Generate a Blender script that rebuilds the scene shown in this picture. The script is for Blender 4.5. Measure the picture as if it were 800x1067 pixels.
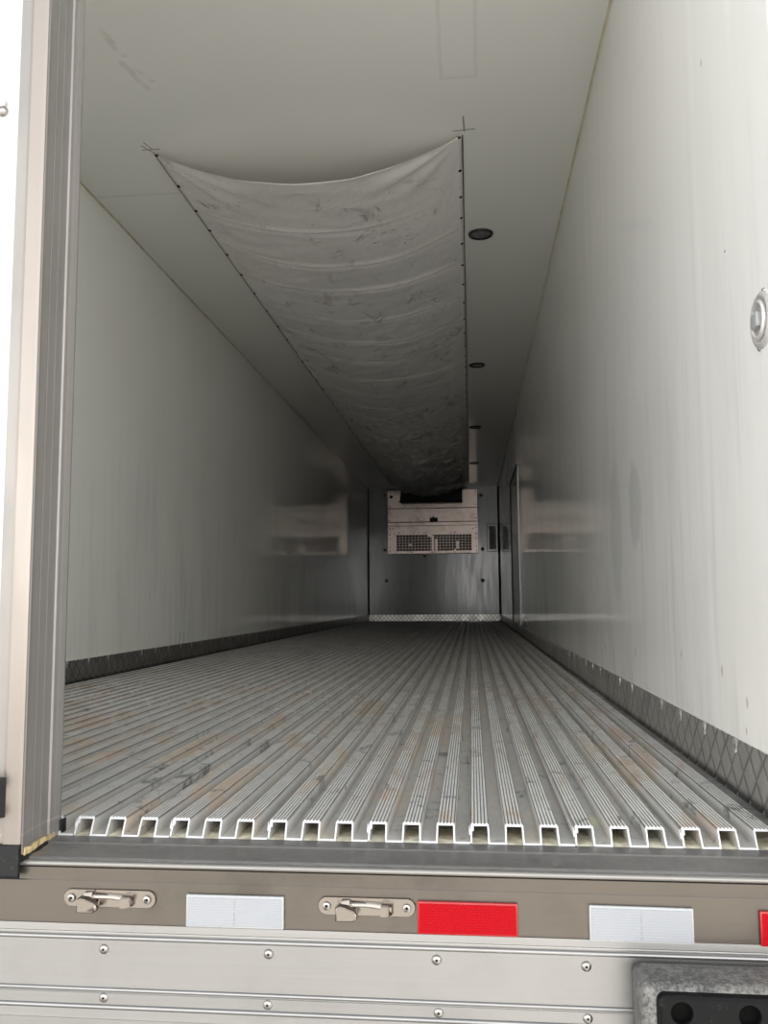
import bpy, bmesh, math, random
from mathutils import Vector, Matrix, noise
for o in list(bpy.data.objects): bpy.data.objects.remove(o)
scn = bpy.context.scene
COL = scn.collection
random.seed(7)

# ------------------------------------------------------------------ camera
cam_d = bpy.data.cameras.new('camera'); cam = bpy.data.objects.new('camera', cam_d); COL.objects.link(cam)
cam_d.sensor_fit = 'VERTICAL'; cam_d.sensor_height = 24.0; cam_d.lens = 24.0 * 900.0 / 1067.0
cam_d.clip_start = 0.02; cam_d.clip_end = 400
PITCH, YAW, ROLL = 0.1012, 0.09993, -0.00678
fwd = Vector((-math.sin(YAW)*math.cos(PITCH), math.cos(YAW)*math.cos(PITCH), math.sin(PITCH)))
rt = Vector((math.cos(YAW), math.sin(YAW), 0)); up = rt.cross(fwd)
r2 = math.cos(ROLL)*rt + math.sin(ROLL)*up; u2 = -math.sin(ROLL)*rt + math.cos(ROLL)*up
m = Matrix((r2, u2, -fwd)).transposed().to_4x4(); m.translation = (0.7017, -1.5665, 0.3942)
cam.matrix_world = m
scn.camera = cam

# ------------------------------------------------------------------ world, sun, exposure
SUN, SKY_PEAK, SKY_REST = 8.5, 2.9, 0.6
scn.view_settings.view_transform = 'Standard'; scn.view_settings.look = 'None'
scn.view_settings.gamma = 1.0; scn.view_settings.use_curve_mapping = False
scn.view_settings.exposure = 0.62
world = bpy.data.worlds.new('overcast_sky'); scn.world = world; world.use_nodes = True
wn = world.node_tree; wn.nodes.clear()
w_out = wn.nodes.new('ShaderNodeOutputWorld'); w_bg = wn.nodes.new('ShaderNodeBackground')
w_tc = wn.nodes.new('ShaderNodeTexCoord'); w_sep = wn.nodes.new('ShaderNodeSeparateXYZ'); w_ramp = wn.nodes.new('ShaderNodeValToRGB')
wn.links.new(w_tc.outputs['Generated'], w_sep.inputs[0]); wn.links.new(w_sep.outputs['Z'], w_ramp.inputs[0])
wn.links.new(w_ramp.outputs[0], w_bg.inputs['Color']); wn.links.new(w_bg.outputs[0], w_out.inputs[0])
cr = w_ramp.color_ramp
cr.elements[0].position = 0.0; cr.elements[0].color = (1.55, 1.53, 1.48, 1)
cr.elements[1].position = 0.22; cr.elements[1].color = (0.95, 0.95, 0.94, 1)
e = cr.elements.new(0.9); e.color = (0.34, 0.36, 0.39, 1)
# sky made brighter behind the trailer, shaped to carry light deep into the box
w_b = wn.nodes.new('ShaderNodeMapRange'); w_b.interpolation_type = 'SMOOTHSTEP'
wn.links.new(w_sep.outputs['Y'], w_b.inputs[0]); w_b.inputs[1].default_value = 0.2; w_b.inputs[2].default_value = -1.0; w_b.inputs[3].default_value = SKY_REST; w_b.inputs[4].default_value = SKY_PEAK
wn.links.new(w_b.outputs[0], w_bg.inputs['Strength'])
sun_d = bpy.data.lights.new('sun', 'SUN'); sun_o = bpy.data.objects.new('sun', sun_d); COL.objects.link(sun_o)
sun_d.energy = SUN; sun_d.angle = math.radians(2.0); sun_d.color = (1.0, 0.97, 0.93)
sun_o.rotation_euler = Vector((0.20, 0.38, 0.90)).to_track_quat('Z', 'Y').to_euler(); sun_o.location = (0, 30, 30)
scn.cycles.max_bounces = 14; scn.cycles.diffuse_bounces = 12; scn.cycles.glossy_bounces = 10
SKY = w_bg

W = 1.23; H = 2.5025; L = 14.67; YS = -0.112

# ------------------------------------------------------------------ node helpers
class S:
    """a shader socket with arithmetic"""
    nt = None
    def __init__(s, k): s.k = k
    @staticmethod
    def op(o, *a):
        n = S.nt.nodes.new('ShaderNodeMath'); n.operation = o
        for i, x in enumerate(a):
            if isinstance(x, S): S.nt.links.new(x.k, n.inputs[i])
            else: n.inputs[i].default_value = x
        return S(n.outputs[0])
    def __add__(a, b): return S.op('ADD', a, b)
    __radd__ = __add__
    def __sub__(a, b): return S.op('SUBTRACT', a, b)
    def __rsub__(a, b): return S.op('SUBTRACT', b, a)
    def __mul__(a, b): return S.op('MULTIPLY', a, b)
    __rmul__ = __mul__
    def __truediv__(a, b): return S.op('DIVIDE', a, b)
    def abs(a): return S.op('ABSOLUTE', a)
    def fract(a): return S.op('FRACT', a)
    def floor(a): return S.op('FLOOR', a)
    def min(a, b): return S.op('MINIMUM', a, b)
    def max(a, b): return S.op('MAXIMUM', a, b)
    def sqrt(a): return S.op('SQRT', a)
    def step(a, lo, hi, t0=0.0, t1=1.0):
        n = S.nt.nodes.new('ShaderNodeMapRange'); n.interpolation_type = 'SMOOTHSTEP'
        S.nt.links.new(a.k, n.inputs[0])
        for i, x in zip((1, 2, 3, 4), (lo, hi, t0, t1)): n.inputs[i].default_value = x
        return S(n.outputs[0])

def coords():
    tc = S.nt.nodes.new('ShaderNodeTexCoord'); sp = S.nt.nodes.new('ShaderNodeSeparateXYZ')
    S.nt.links.new(tc.outputs['Object'], sp.inputs[0])
    return S(sp.outputs[0]), S(sp.outputs[1]), S(sp.outputs[2])
def tex(scale=(1, 1, 1), sc=5.0, detail=4.0, rough=0.55, dist=0.0, off=(0, 0, 0)):
    tc = S.nt.nodes.new('ShaderNodeTexCoord'); mp = S.nt.nodes.new('ShaderNodeMapping')
    S.nt.links.new(tc.outputs['Object'], mp.inputs[0]); mp.inputs['Scale'].default_value = scale; mp.inputs['Location'].default_value = off
    n = S.nt.nodes.new('ShaderNodeTexNoise'); S.nt.links.new(mp.outputs[0], n.inputs['Vector'])
    n.inputs['Scale'].default_value = sc; n.inputs['Detail'].default_value = detail; n.inputs['Roughness'].default_value = rough
    n.inputs['Distortion'].default_value = dist
    return S(n.outputs[0])
def mixc(f, a, b):
    n = S.nt.nodes.new('ShaderNodeMix'); n.data_type = 'RGBA'
    if isinstance(f, S): S.nt.links.new(f.k, n.inputs[0])
    else: n.inputs[0].default_value = f
    for i, x in ((6, a), (7, b)):
        if isinstance(x, S): S.nt.links.new(x.k, n.inputs[i])
        else: n.inputs[i].default_value = (*x, 1)
    return S(n.outputs[2])
def band(c, p, w):          # soft ridge at c = p
    return (c - p).abs().step(0, w, 1, 0)
def seg(x, y, ax, ay, bx, by, w):   # soft line segment mask
    dx, dy = bx-ax, by-ay; l2 = dx*dx+dy*dy
    t = ((x-ax)*dx + (y-ay)*dy) / l2
    t = S.op('MINIMUM', S.op('MAXIMUM', t, 0.0), 1.0)
    ex = x - ax - t*dx; ey = y - ay - t*dy
    return (ex*ex + ey*ey).sqrt().step(w*0.5, w, 1, 0)
def blob(x, y, cx, cy, rx, ry, soft=0.5):
    a = (x-cx)/rx; b = (y-cy)/ry
    return (a*a + b*b).sqrt().step(1-soft, 1+soft*0.3, 1, 0)

def mat(name, color=(0.8, 0.8, 0.8), rough=0.5, metal=0.0, fn=None, **kw):
    m = bpy.data.materials.new(name); m.use_nodes = True
    nt = m.node_tree; S.nt = nt; b = nt.nodes['Principled BSDF']
    b.inputs['Base Color'].default_value = (*color, 1); b.inputs['Roughness'].default_value = rough; b.inputs['Metallic'].default_value = metal
    for k, v in kw.items(): b.inputs[k.replace('_', ' ')].default_value = v
    if fn:
        r = fn()
        for k, v in r.items():
            if k == 'bump':
                h, st, ds = v; bn = nt.nodes.new('ShaderNodeBump'); bn.inputs['Strength'].default_value = st; bn.inputs['Distance'].default_value = ds
                nt.links.new(h.k, bn.inputs['Height']); nt.links.new(bn.outputs[0], b.inputs['Normal'])
            else:
                nt.links.new(v.k, b.inputs[k])
    return m

# ------------------------------------------------------------------ materials
def f_wall(side):
    def f():
        x, y, z = coords()
        stain = tex((1, 0.9, 0.25), 3.0, 6, 0.6, 0.4).step(0.46, 0.72)
        streak = tex((1, 5, 0.35), 4.0, 5, 0.6).step(0.5, 0.75)
        low = z.step(0.2, 1.9, 1, 0)
        d = stain*0.50 + streak*0.45
        base = (0.855, 0.857, 0.84) if side > 0 else (0.88, 0.885, 0.85)
        c = mixc(d*low*0.85, base, (0.56, 0.57, 0.56))
        c = mixc(tex((1, 1, 1), 1.2, 2).step(0.4, 0.7)*0.18, c, (0.80, 0.75, 0.64))
        rgh = tex((1, 3, 0.3), 4.0, 5).step(0.35, 0.75, 0.03, 0.12)
        hgt = tex((1, 2.2, 0.12), 3.5, 3)*0.5 + tex((1, 1, 1), 130, 2)*0.006
        if side > 0:
            for p, w_, k in ((0.43, 0.05, 0.9), (1.76, 0.022, 0.9), (2.88, 0.016, 0.8), (4.2, 0.02, 0.6), (5.6, 0.02, 0.5)):
                hgt = hgt + band(y + (z-1)*0.02, p, w_)*k*0.5
            c = mixc(band(y + (z-1)*0.02, 1.79, 0.016)*0.5, c, (0.92, 0.92, 0.9))
            c = mixc(band(y + (z-1)*0.02, 2.89, 0.014)*0.5, c, (0.92, 0.92, 0.9))
            n = tex((1, 1, 1), 7, 4)*0.5
            c = mixc(blob(y + n*0.25, z + n*0.2, 1.34, 0.74, 0.11, 0.15, 0.25)*0.38, c, (0.50, 0.52, 0.53))
            c = mixc(blob(y + n*0.3, z + n*0.3, 1.72, 0.72, 0.13, 0.28, 0.4)*0.32, c, (0.50, 0.52, 0.52))
            for cy, cz, r in ((0.363, 0.238, 0.008), (0.20, 0.19, 0.007), (0.213, 0.135, 0.005), (0.72, 0.25, 0.006), (1.35, 0.22, 0.010), (0.31, 1.58, 0.006), (2.0, 0.2, 0.01)):
                c = mixc(blob(y + n*0.02, z + n*0.03, cy+0.005, cz+0.0075, r, r*1.8)*0.65, c, (0.50, 0.34, 0.22))
            c = mixc(blob(y, z, 0.204, 1.10, 0.004, 0.003), c, (0.05, 0.05, 0.05))
            # pale repair patch of filler along the rear upper edge
            c = mixc(blob(y + n*0.06, z + n*0.5, 0.13, 1.95, 0.035, 0.42, 0.6)*0.5, c, (0.92, 0.93, 0.90))
        else:
            for p in (3.65, 5.0, 7.4):
                hgt = hgt + band(y, p, 0.03)*0.25
            for p in (4.05, 4.13):
                c = mixc(seg(y, z, p, 0.10, p+0.01, 0.19, 0.006)*0.7, c, (0.35, 0.24, 0.12))
        return {'Base Color': c, 'Roughness': rgh, 'bump': (hgt, 0.10, 0.010)}
    return f
M = {}
M['wall_r'] = mat('white_gelcoat_right', fn=f_wall(1))
M['wall_l'] = mat('white_gelcoat_left', fn=f_wall(-1))
def f_back():
    x, y, z = coords()
    c = mixc(tex((3, 1, 0.4), 4, 5).step(0.45, 0.75)*0.5, (0.20, 0.205, 0.205), (0.14, 0.145, 0.148))
    for p in (-0.96, -0.86):
        c = mixc(band(x, p, 0.012)*0.6, c, (0.2, 0.2, 0.2))
    return {'Base Color': c, 'Roughness': tex((3, 1, 0.3), 5, 4).step(0.3, 0.7, 0.13, 0.22), 'bump': (tex((2, 1, 0.3), 3, 3), 0.15, 0.01)}
M['wall_b'] = mat('grey_white_bulkhead', fn=f_back)
def f_ceil():
    x, y, z = coords()
    c = mixc(tex((1, 1, 1), 1.5, 4).step(0.4, 0.75)*0.25, (0.88, 0.88, 0.845), (0.82, 0.83, 0.80))
    n = tex((1, 1, 1), 9, 3)*0.06
    line = seg(x + n*0.3, y + n*0.3, 0.625, 1.10, 0.622, 1.76, 0.010).max(seg(x + n*0.3, y + n*0.3, 0.622, 1.77, 0.76, 1.765, 0.012)).max(seg(x + n*0.3, y, 0.757, 1.3, 0.76, 1.765, 0.010))
    c = mixc(line*0.15, c, (0.45, 0.46, 0.42))
    c = mixc(blob(x, y, 0.69, 1.22, 0.05, 0.05)*0.12, c, (0.72, 0.71, 0.56))
    pen = seg(x, y, 0.700, 2.05, 0.704, 2.17, 0.005).max(seg(x, y, 0.655, 2.163, 0.75, 2.155, 0.005))
    pen = pen.max(seg(x, y, -0.79, 2.13, -0.755, 2.20, 0.005)).max(seg(x, y, -0.80, 2.165, -0.72, 2.165, 0.005)).max(seg(x, y, -0.77, 2.10, -0.752, 2.17, 0.004))
    c = mixc(pen*0.75, c, (0.12, 0.11, 0.10))
    smear = seg(x + n, y + n, -0.60, 1.36, -0.58, 1.50, 0.02).max(seg(x + n, y + n, -0.60, 1.55, -0.56, 1.74, 0.018)).max(seg(x + n, y + n, -0.56, 1.6, -0.52, 1.68, 0.015))
    c = mixc(smear*0.28*tex((1, 1, 1), 14, 3).step(0.35, 0.6), c, (0.40, 0.39, 0.34))
    c = mixc(band(y, 2.60, 0.015)*0.22*x.step(-0.7, -0.8), c, (0.4, 0.4, 0.38))
    hgt = tex((1, 0.4, 1), 3, 3)*0.6 + band(y, 4.6, 0.02)*0.2
    return {'Base Color': c, 'Roughness': tex((2, 1, 1), 3, 4).step(0.3, 0.7, 0.04, 0.13), 'bump': (hgt, 0.07, 0.01)}
M['ceil'] = mat('cream_gelcoat_ceiling', fn=f_ceil)
M['caulk'] = mat('yellowed_caulk', (0.55, 0.50, 0.36), 0.6, fn=lambda: {'Base Color': mixc(tex((1, 1, 1), 12, 4).step(0.4, 0.7), (0.62, 0.58, 0.46), (0.48, 0.42, 0.28))})
def f_floor():
    x, y, z = coords()
    fine = tex((1, 0.25, 1), 60, 5, 0.7)
    dust = tex((1, 0.35, 1), 7, 6, 0.65, 0.3, (3, 1, 0)).step(0.42, 0.68)
    tan = tex((1.6, 0.35, 1), 5.5, 6, 0.6, 0.5, (11, 4, 0)).step(0.50, 0.63) * y.step(0.8, 4.0, 1, 0.35)
    soot = tex((1, 0.6, 1), 11, 6, 0.7, 0.5, (5, 9, 0)).step(0.565, 0.66) * y.step(0.2, 2.6, 1.0, 0.2)
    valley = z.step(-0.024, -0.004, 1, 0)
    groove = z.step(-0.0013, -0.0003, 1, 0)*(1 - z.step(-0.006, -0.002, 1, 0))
    yel = blob(x + fine*0.02, y, 0.93, 0.16, 0.02, 0.05, 0.8) * valley
    scrape = tex((1, 0.5, 1), 16, 5, 0.7, 0.2, (2, 7, 3)).step(0.53, 0.60)*y.step(0.8, 2.2, 0.2, 1)*y.step(2.2, 3.3, 1, 0.1)*tex((1, 1, 1), 2.2, 2, 0.5, 0, (7, 3, 0)).step(0.35, 0.5)
    scrape = scrape*(1 - valley)
    c = mixc(fine.step(0.3, 0.7)*0.4, (0.95, 0.95, 0.94), (0.72, 0.72, 0.70))
    c = mixc(dust*0.5*x.step(0.2, 0.9, 1, 0.35), c, (0.52, 0.50, 0.46))
    c = mixc(y.step(0.0, 2.4, 0.6, 0.0)*x.step(-0.6, 1.0, 1, 0.0), c, (0.36, 0.355, 0.34))  # door dust, and a painted brightness fall towards the rear left
    c = mixc(valley*0.8, c, (0.38, 0.375, 0.36))  # valley dirt, plus the ribs' shade put into the colour
    speck = tex((1, 0.6, 1), 28, 6, 0.8, 0.3, (9, 2, 0)).step(0.5, 0.62)
    c = mixc(valley*(dust*0.4 + speck*0.4), c, (0.62, 0.59, 0.51))
    c = mixc(tan*(1 - valley*0.7)*0.75, c, (0.60, 0.45, 0.33))
    c = mixc(yel*0.6, c, (0.72, 0.69, 0.48))
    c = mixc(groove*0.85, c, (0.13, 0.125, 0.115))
    c = mixc(soot*0.75, c, (0.07, 0.07, 0.07))
    c = mixc(scrape*0.6, c, (0.95, 0.95, 0.95))
    c = mixc(band(y, 3.24, 0.012)*0.5, c, (0.10, 0.10, 0.10))
    met = (0.45 - dust*0.2 - tan*0.3 - valley*0.35 - soot*0.3).max(0.05)
    return {'Base Color': c, 'Metallic': met, 'Roughness': fine.step(0.2, 0.8, 0.34, 0.55), 'bump': (fine, 0.25, 0.001)}
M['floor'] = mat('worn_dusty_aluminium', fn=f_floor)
M['cut'] = mat('bright_cut_aluminium', (0.62, 0.62, 0.63), 0.45, 0.3, fn=lambda: {'Roughness': tex((1, 1, 1), 150, 3).step(0.3, 0.7, 0.4, 0.55)})
M['foam'] = mat('cream_underfloor', (0.66, 0.62, 0.48), 0.8, fn=lambda: {'Base Color': mixc(tex((1, 1, 1), 40, 5).step(0.4, 0.6), (0.76, 0.73, 0.60), (0.50, 0.46, 0.34))})

def f_tread(axis, dark=1.0, bright=False):
    def f():
        x, y, z = coords(); u = y if axis == 'y' else x
        # lozenge lattice pressed in the sheet
        p = (u/0.078).fract() - 0.5; q = ((z-0.012)/0.078).fract() - 0.5
        a = p.abs()*2 + q.abs()*2
        p2 = (u/0.078 + 0.5).fract() - 0.5; q2 = ((z-0.012)/0.078 + 0.5).fract() - 0.5
        a2 = p2.abs()*2 + q2.abs()*2
        l1 = a.step(0.70, 0.92, 1, 0); l2 = a2.step(0.70, 0.92, 1, 0)
        dash = ((u + z)/0.0065).fract().step(0.3, 0.6)
        edge = (a - 0.82).abs().step(0.0, 0.12, 1, 0)
        h = l1*0.7 + l2*0.35 + edge*dash*0.6
        n = tex((1, 1, 1), 9, 5, 0.6)
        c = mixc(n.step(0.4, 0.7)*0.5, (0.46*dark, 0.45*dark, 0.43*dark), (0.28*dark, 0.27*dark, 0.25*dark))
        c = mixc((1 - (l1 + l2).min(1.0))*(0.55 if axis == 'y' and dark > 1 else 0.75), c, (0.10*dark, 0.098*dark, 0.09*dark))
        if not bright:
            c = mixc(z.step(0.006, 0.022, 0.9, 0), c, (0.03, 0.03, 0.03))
        c = mixc(edge*dash*0.7, c, (0.72, 0.72, 0.70))
        return {'Base Color': c, 'Roughness': n.step(0.3, 0.7, 0.30, 0.5), 'bump': (h, 0.9, 0.004)}
    return f
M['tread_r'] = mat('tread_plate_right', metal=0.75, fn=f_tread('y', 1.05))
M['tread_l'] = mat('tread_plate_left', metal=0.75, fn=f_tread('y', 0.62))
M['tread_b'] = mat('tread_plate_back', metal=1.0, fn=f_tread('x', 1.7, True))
M['filler'] = mat('white_rivet_sealant', (0.75, 0.76, 0.75), 0.4, 0.2, fn=lambda: {'Base Color': mixc(tex((1,1,1), 60, 3).step(0.4, 0.6), (0.60, 0.60, 0.59), (0.32, 0.32, 0.31))})

def f_steel(base, dirt, sx=0.15, rlo=0.22, rhi=0.42):
    def f():
        x, y, z = coords()
        br = tex((sx, 1, 6), 14, 6, 0.6)
        g = tex((1, 1, 1), 5, 6, 0.65).step(0.45, 0.75)
        c = mixc(g*0.5, base, dirt)
        return {'Base Color': c, 'Roughness': br.step(0.3, 0.7, rlo, rhi), 'bump': (br, 0.12, 0.002)}
    return f
M['sill'] = mat('stainless_rear_frame', metal=0.9, fn=f_steel((0.135, 0.120, 0.105), (0.072, 0.065, 0.057), 0.15, 0.29, 0.40))
def f_silltop():
    x, y, z = coords()
    n = tex((0.5, 2, 1), 12, 6, 0.65, 0.4); g = tex((1, 1, 1), 30, 5, 0.7)
    c = mixc(n.step(0.4, 0.7)*0.7, (0.16, 0.155, 0.15), (0.06, 0.057, 0.055))
    c = mixc(y.step(-0.042, -0.038, 0.0, 0.6), c, (0.27, 0.265, 0.26))
    c = mixc(tex((1, 1, 1), 9, 5, 0.6, 0, (4, 4, 0)).step(0.66, 0.72)*0.7, c, (0.42, 0.20, 0.08))
    c = mixc(band(y, -0.042, 0.003)*0.6*g.step(0.35, 0.6), c, (0.08, 0.08, 0.08))
    return {'Base Color': c, 'Roughness': g.step(0.3, 0.7, 0.3, 0.55), 'bump': (g, 0.3, 0.001)}
M['silltop'] = mat('scuffed_sill_top', metal=0.55, fn=f_silltop)
M['alu'] = mat('brushed_aluminium_apron', metal=0.85, fn=f_steel((0.30, 0.295, 0.29), (0.24, 0.235, 0.23), 0.1, 0.29, 0.42))
M['chrome'] = mat('polished_stainless', (0.27, 0.243, 0.218), 0.16, 1.0, fn=lambda: {'Roughness': tex((1, 1, 1), 40, 4).step(0.3, 0.7, 0.10, 0.26)})
M['screw'] = mat('screw_steel', (0.34, 0.325, 0.31), 0.3, 1.0, fn=lambda: {'Roughness': tex((1, 1, 1), 60, 3).step(0.3, 0.7, 0.22, 0.4)})
M['black'] = mat('black_recess', (0.002, 0.002, 0.002), 0.6, Specular_IOR_Level=0.05, fn=lambda: {'Roughness': tex((1, 1, 1), 50, 3).step(0.3, 0.7, 0.5, 0.7)})
def f_rubber():
    n = tex((1, 1, 1), 45, 6, 0.7)
    return {'Base Color': mixc(n.step(0.55, 0.75)*0.5, (0.010, 0.010, 0.011), (0.08, 0.075, 0.07)), 'Roughness': n.step(0.3, 0.7, 0.35, 0.6), 'bump': (n, 0.3, 0.001)}
M['rubber'] = mat('black_rubber', fn=f_rubber, Specular_IOR_Level=0.25)
def f_bumper():
    x, y, z = coords()
    n = tex((1, 1, 1), 130, 6, 0.8); nb = tex((1, 1, 1), 18, 4, 0.6)
    top = z.step(-0.190, -0.170)
    dust = (n*0.8 + nb*0.2).step(0.36, 0.66)
    c = mixc(top*dust*0.95 + (1-top)*dust*0.18, (0.030, 0.030, 0.031), (0.24, 0.235, 0.22))
    return {'Base Color': c, 'Roughness': n.step(0.3, 0.7, 0.45, 0.75), 'bump': (n, 0.5, 0.0012)}
M['bumper'] = mat('dusty_rubber_bumper', fn=f_bumper)
def f_bumpf():
    n = tex((1, 1, 1), 50, 6, 0.7)
    return {'Base Color': mixc(n.step(0.58, 0.8)*0.5, (0.006, 0.006, 0.0065), (0.10, 0.10, 0.095)), 'Roughness': n.step(0.3, 0.7, 0.25, 0.5), 'bump': (n, 0.25, 0.001)}
M['bumpf'] = mat('glossy_rubber_face', fn=f_bumpf, Specular_IOR_Level=0.12)
def f_door():
    x, y, z = coords()
    c = mixc(tex((1, 1, 0.3), 3, 4).step(0.4, 0.7)*0.3, (0.42, 0.42, 0.405), (0.395, 0.395, 0.375))
    return {'Base Color': c, 'Roughness': tex((1, 1, 1), 30, 2).step(0.3, 0.7, 0.3, 0.4)}
M['door'] = mat('white_door_skin', fn=f_door)
def f_edge():
    x, y, z = coords()
    g = tex((1, 1, 0.4), 9, 6, 0.6)
    c = mixc(g.step(0.4, 0.7)*0.5, (0.235, 0.22, 0.21), (0.175, 0.175, 0.165))
    c = mixc(band(z + tex((1, 1, 1), 3, 2)*0.02, 0.045, 0.004)*0.6, c, (0.36, 0.33, 0.28))
    for p in (-0.104, -0.081, -0.054, -0.027):
        c = mixc(band(y, p, 0.002)*0.45, c, (0.10, 0.095, 0.09))
    c = mixc(z.step(-0.03, 0.02, 0.5, 0)*g.step(0.45, 0.6), c, (0.46, 0.38, 0.30))
    return {'Base Color': c, 'Roughness': g.step(0.3, 0.7, 0.28, 0.42)}
M['edge'] = mat('grey_door_edge_profile', metal=0.35, fn=f_edge)
M['bead'] = mat('worn_bright_bead', (0.26, 0.25, 0.235), 0.35, 0.6, fn=lambda: {'Roughness': tex((0.2, 1, 1), 30, 4).step(0.3, 0.7, 0.32, 0.45)})
M['cap'] = mat('satin_steel_capping', (0.25, 0.225, 0.205), 0.3, 0.8, fn=lambda: {'Roughness': tex((1, 1, 0.2), 20, 4).step(0.3, 0.7, 0.29, 0.38)})
M['yfoam'] = mat('yellowed_insulation_foam', fn=lambda: {'Base Color': mixc(tex((1, 1, 1), 90, 5).step(0.4, 0.65), (0.62, 0.50, 0.27), (0.34, 0.25, 0.12)), 'bump': (tex((1, 1, 1), 160, 4), 0.6, 0.002)}, rough=0.9)
def f_refl(base, hi):
    def f():
        x, y, z = coords(); s = 0.0042
        r = (z/s).floor(); a = (x/s + (r*0.5)).fract() - 0.5; b = (z/s).fract() - 0.5
        d = (a*a + b*b).sqrt().step(0.1, 0.5)
        big = tex((1, 1, 1), 14, 3).step(0.35, 0.7)
        c = mixc(d*0.55, hi, base); c = mixc(big*0.35, c, base)
        return {'Base Color': c, 'bump': (d, 0.35, 0.0008)}
    return f
M['refl_w'] = mat('white_prism_reflector', rough=0.18, fn=f_refl((0.26, 0.275, 0.30), (0.32, 0.33, 0.35)), Specular_IOR_Level=0.35)
M['refl_r'] = mat('red_prism_reflector', rough=0.22, fn=f_refl((0.29, 0.000, 0.004), (0.34, 0.000, 0.006)), Specular_IOR_Level=0.1)
M['refl_we'] = mat('white_reflector_rim', (0.34, 0.35, 0.36), 0.3, fn=lambda: {'Roughness': tex((1,1,1), 30, 2).step(0.3, 0.7, 0.25, 0.4)})
M['refl_re'] = mat('red_reflector_rim', (0.32, 0.004, 0.008), 0.3, fn=lambda: {'Roughness': tex((1,1,1), 30, 2).step(0.3, 0.7, 0.25, 0.4)})
def f_fabric():
    x, y, z = coords()
    big = tex((1, 0.8, 1), 2.2, 5, 0.6, 0.3)
    smudge = tex((1, 0.7, 1), 6.0, 7, 0.7, 0.8, (2, 5, 0)).step(0.54, 0.68)
    zone = tex((1, 1, 1), 1.6, 2, 0.5, 0.0, (4, 1, 0)).step(0.40, 0.62)
    fleck = tex((1, 1, 1), 34, 5, 0.75, 0.6, (1, 2, 0)).step(0.63, 0.70)
    crease = tex((1, 1, 1), 4.5, 3, 0.5, 1.8, (8, 2, 0))
    cl = (crease - 0.5).abs().step(0.0, 0.008, 1, 0)*tex((1, 1, 1), 3, 2, 0.5, 0, (1, 9, 0)).step(0.5, 0.62)
    leftd = x.step(-0.75, -0.45, 1, 0)
    c = mixc(big.step(0.35, 0.7)*0.5, (0.86, 0.84, 0.835), (0.76, 0.74, 0.73))
    c = mixc(smudge*zone*0.7, c, (0.20, 0.165, 0.13))
    c = mixc(leftd*smudge*0.4, c, (0.25, 0.22, 0.18))
    c = mixc(fleck*zone*0.85, c, (0.13, 0.11, 0.09))
    c = mixc(cl*0.75, c, (0.25, 0.22, 0.19))
    c = mixc(y.step(5.0, 12.0, 0, 0.35), c, (0.40, 0.385, 0.37))
    return {'Base Color': mixc(y.step(7.0, 10.0, 0, 0.8), c, (0.74, 0.72, 0.70)), 'Metallic': y.step(7.0, 10.5, 0, 0.75)*tex((1, 1, 1), 5, 4, 0.6, 1, (3, 3, 0)).step(0.35, 0.55), 'Roughness': y.step(6.5, 9.5, 0.42, 0.29), 'bump': (tex((1, 1, 1), 22, 6, 0.7)*0.4 + crease*0.6 + tex((0.7, 2.2, 1), 5, 5, 0.65, 1.0)*y.step(6.0, 10.5, 0, 18.0), 0.5, 0.015)}
M['fabric'] = mat('dirty_coated_fabric', fn=f_fabric)
M['hem'] = mat('dark_hem_batten', (0.10, 0.10, 0.095), 0.5, fn=lambda: {'Base Color': mixc(tex((1, 1, 1), 20, 3).step(0.4, 0.6), (0.14, 0.135, 0.13), (0.05, 0.05, 0.05))})
M['evap'] = mat('brushed_evaporator_steel', metal=0.9, fn=f_steel((0.50, 0.425, 0.385), (0.17, 0.135, 0.115), 0.5, 0.29, 0.42))
M['evapbk'] = mat('evaporator_coil_dark', (0.03, 0.03, 0.032), 0.7, fn=lambda: {'Base Color': mixc(tex((8, 1, 1), 10, 3).step(0.4, 0.6), (0.02, 0.02, 0.02), (0.06, 0.06, 0.06))})
M['gap'] = mat('dark_seam', (0.03, 0.03, 0.03), 0.6, fn=lambda: {'Roughness': tex((1,1,1), 30, 2).step(0.3, 0.7, 0.5, 0.7)})
M['ochre'] = mat('ochre_bolt_cap', fn=lambda: {'Base Color': mixc(tex((1, 1, 1), 60, 3).step(0.4, 0.6), (0.24, 0.19, 0.11), (0.12, 0.09, 0.05))}, rough=0.5)
M['tanpl'] = mat('tan_plate', fn=lambda: {'Base Color': mixc(tex((1, 1, 1), 12, 3).step(0.4, 0.6), (0.36, 0.33, 0.27), (0.26, 0.24, 0.20))}, rough=0.5)
M['lampring'] = mat('black_lamp_ring', (0.015, 0.015, 0.015), 0.35, fn=lambda: {'Roughness': tex((1,1,1), 40, 2).step(0.3, 0.7, 0.3, 0.45)})
M['lens'] = mat('grey_lamp_lens', fn=lambda: {'Base Color': mixc(tex((1, 1, 1), 70, 3).step(0.4, 0.6), (0.22, 0.22, 0.22), (0.13, 0.13, 0.13))}, rough=0.35)
M['shell'] = mat('white_outer_skin', (0.78, 0.78, 0.76), 0.4, fn=lambda: {'Roughness': tex((1,1,1), 8, 2).step(0.3, 0.7, 0.35, 0.5)})
M['ground'] = mat('pale_concrete_yard', rough=0.9, fn=lambda: {'Base Color': mixc(tex((1, 1, 1), 0.6, 6, 0.7).step(0.35, 0.7), (0.44, 0.43, 0.405), (0.36, 0.35, 0.33)), 'bump': (tex((1, 1, 1), 8, 6, 0.7), 0.4, 0.01)})

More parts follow.
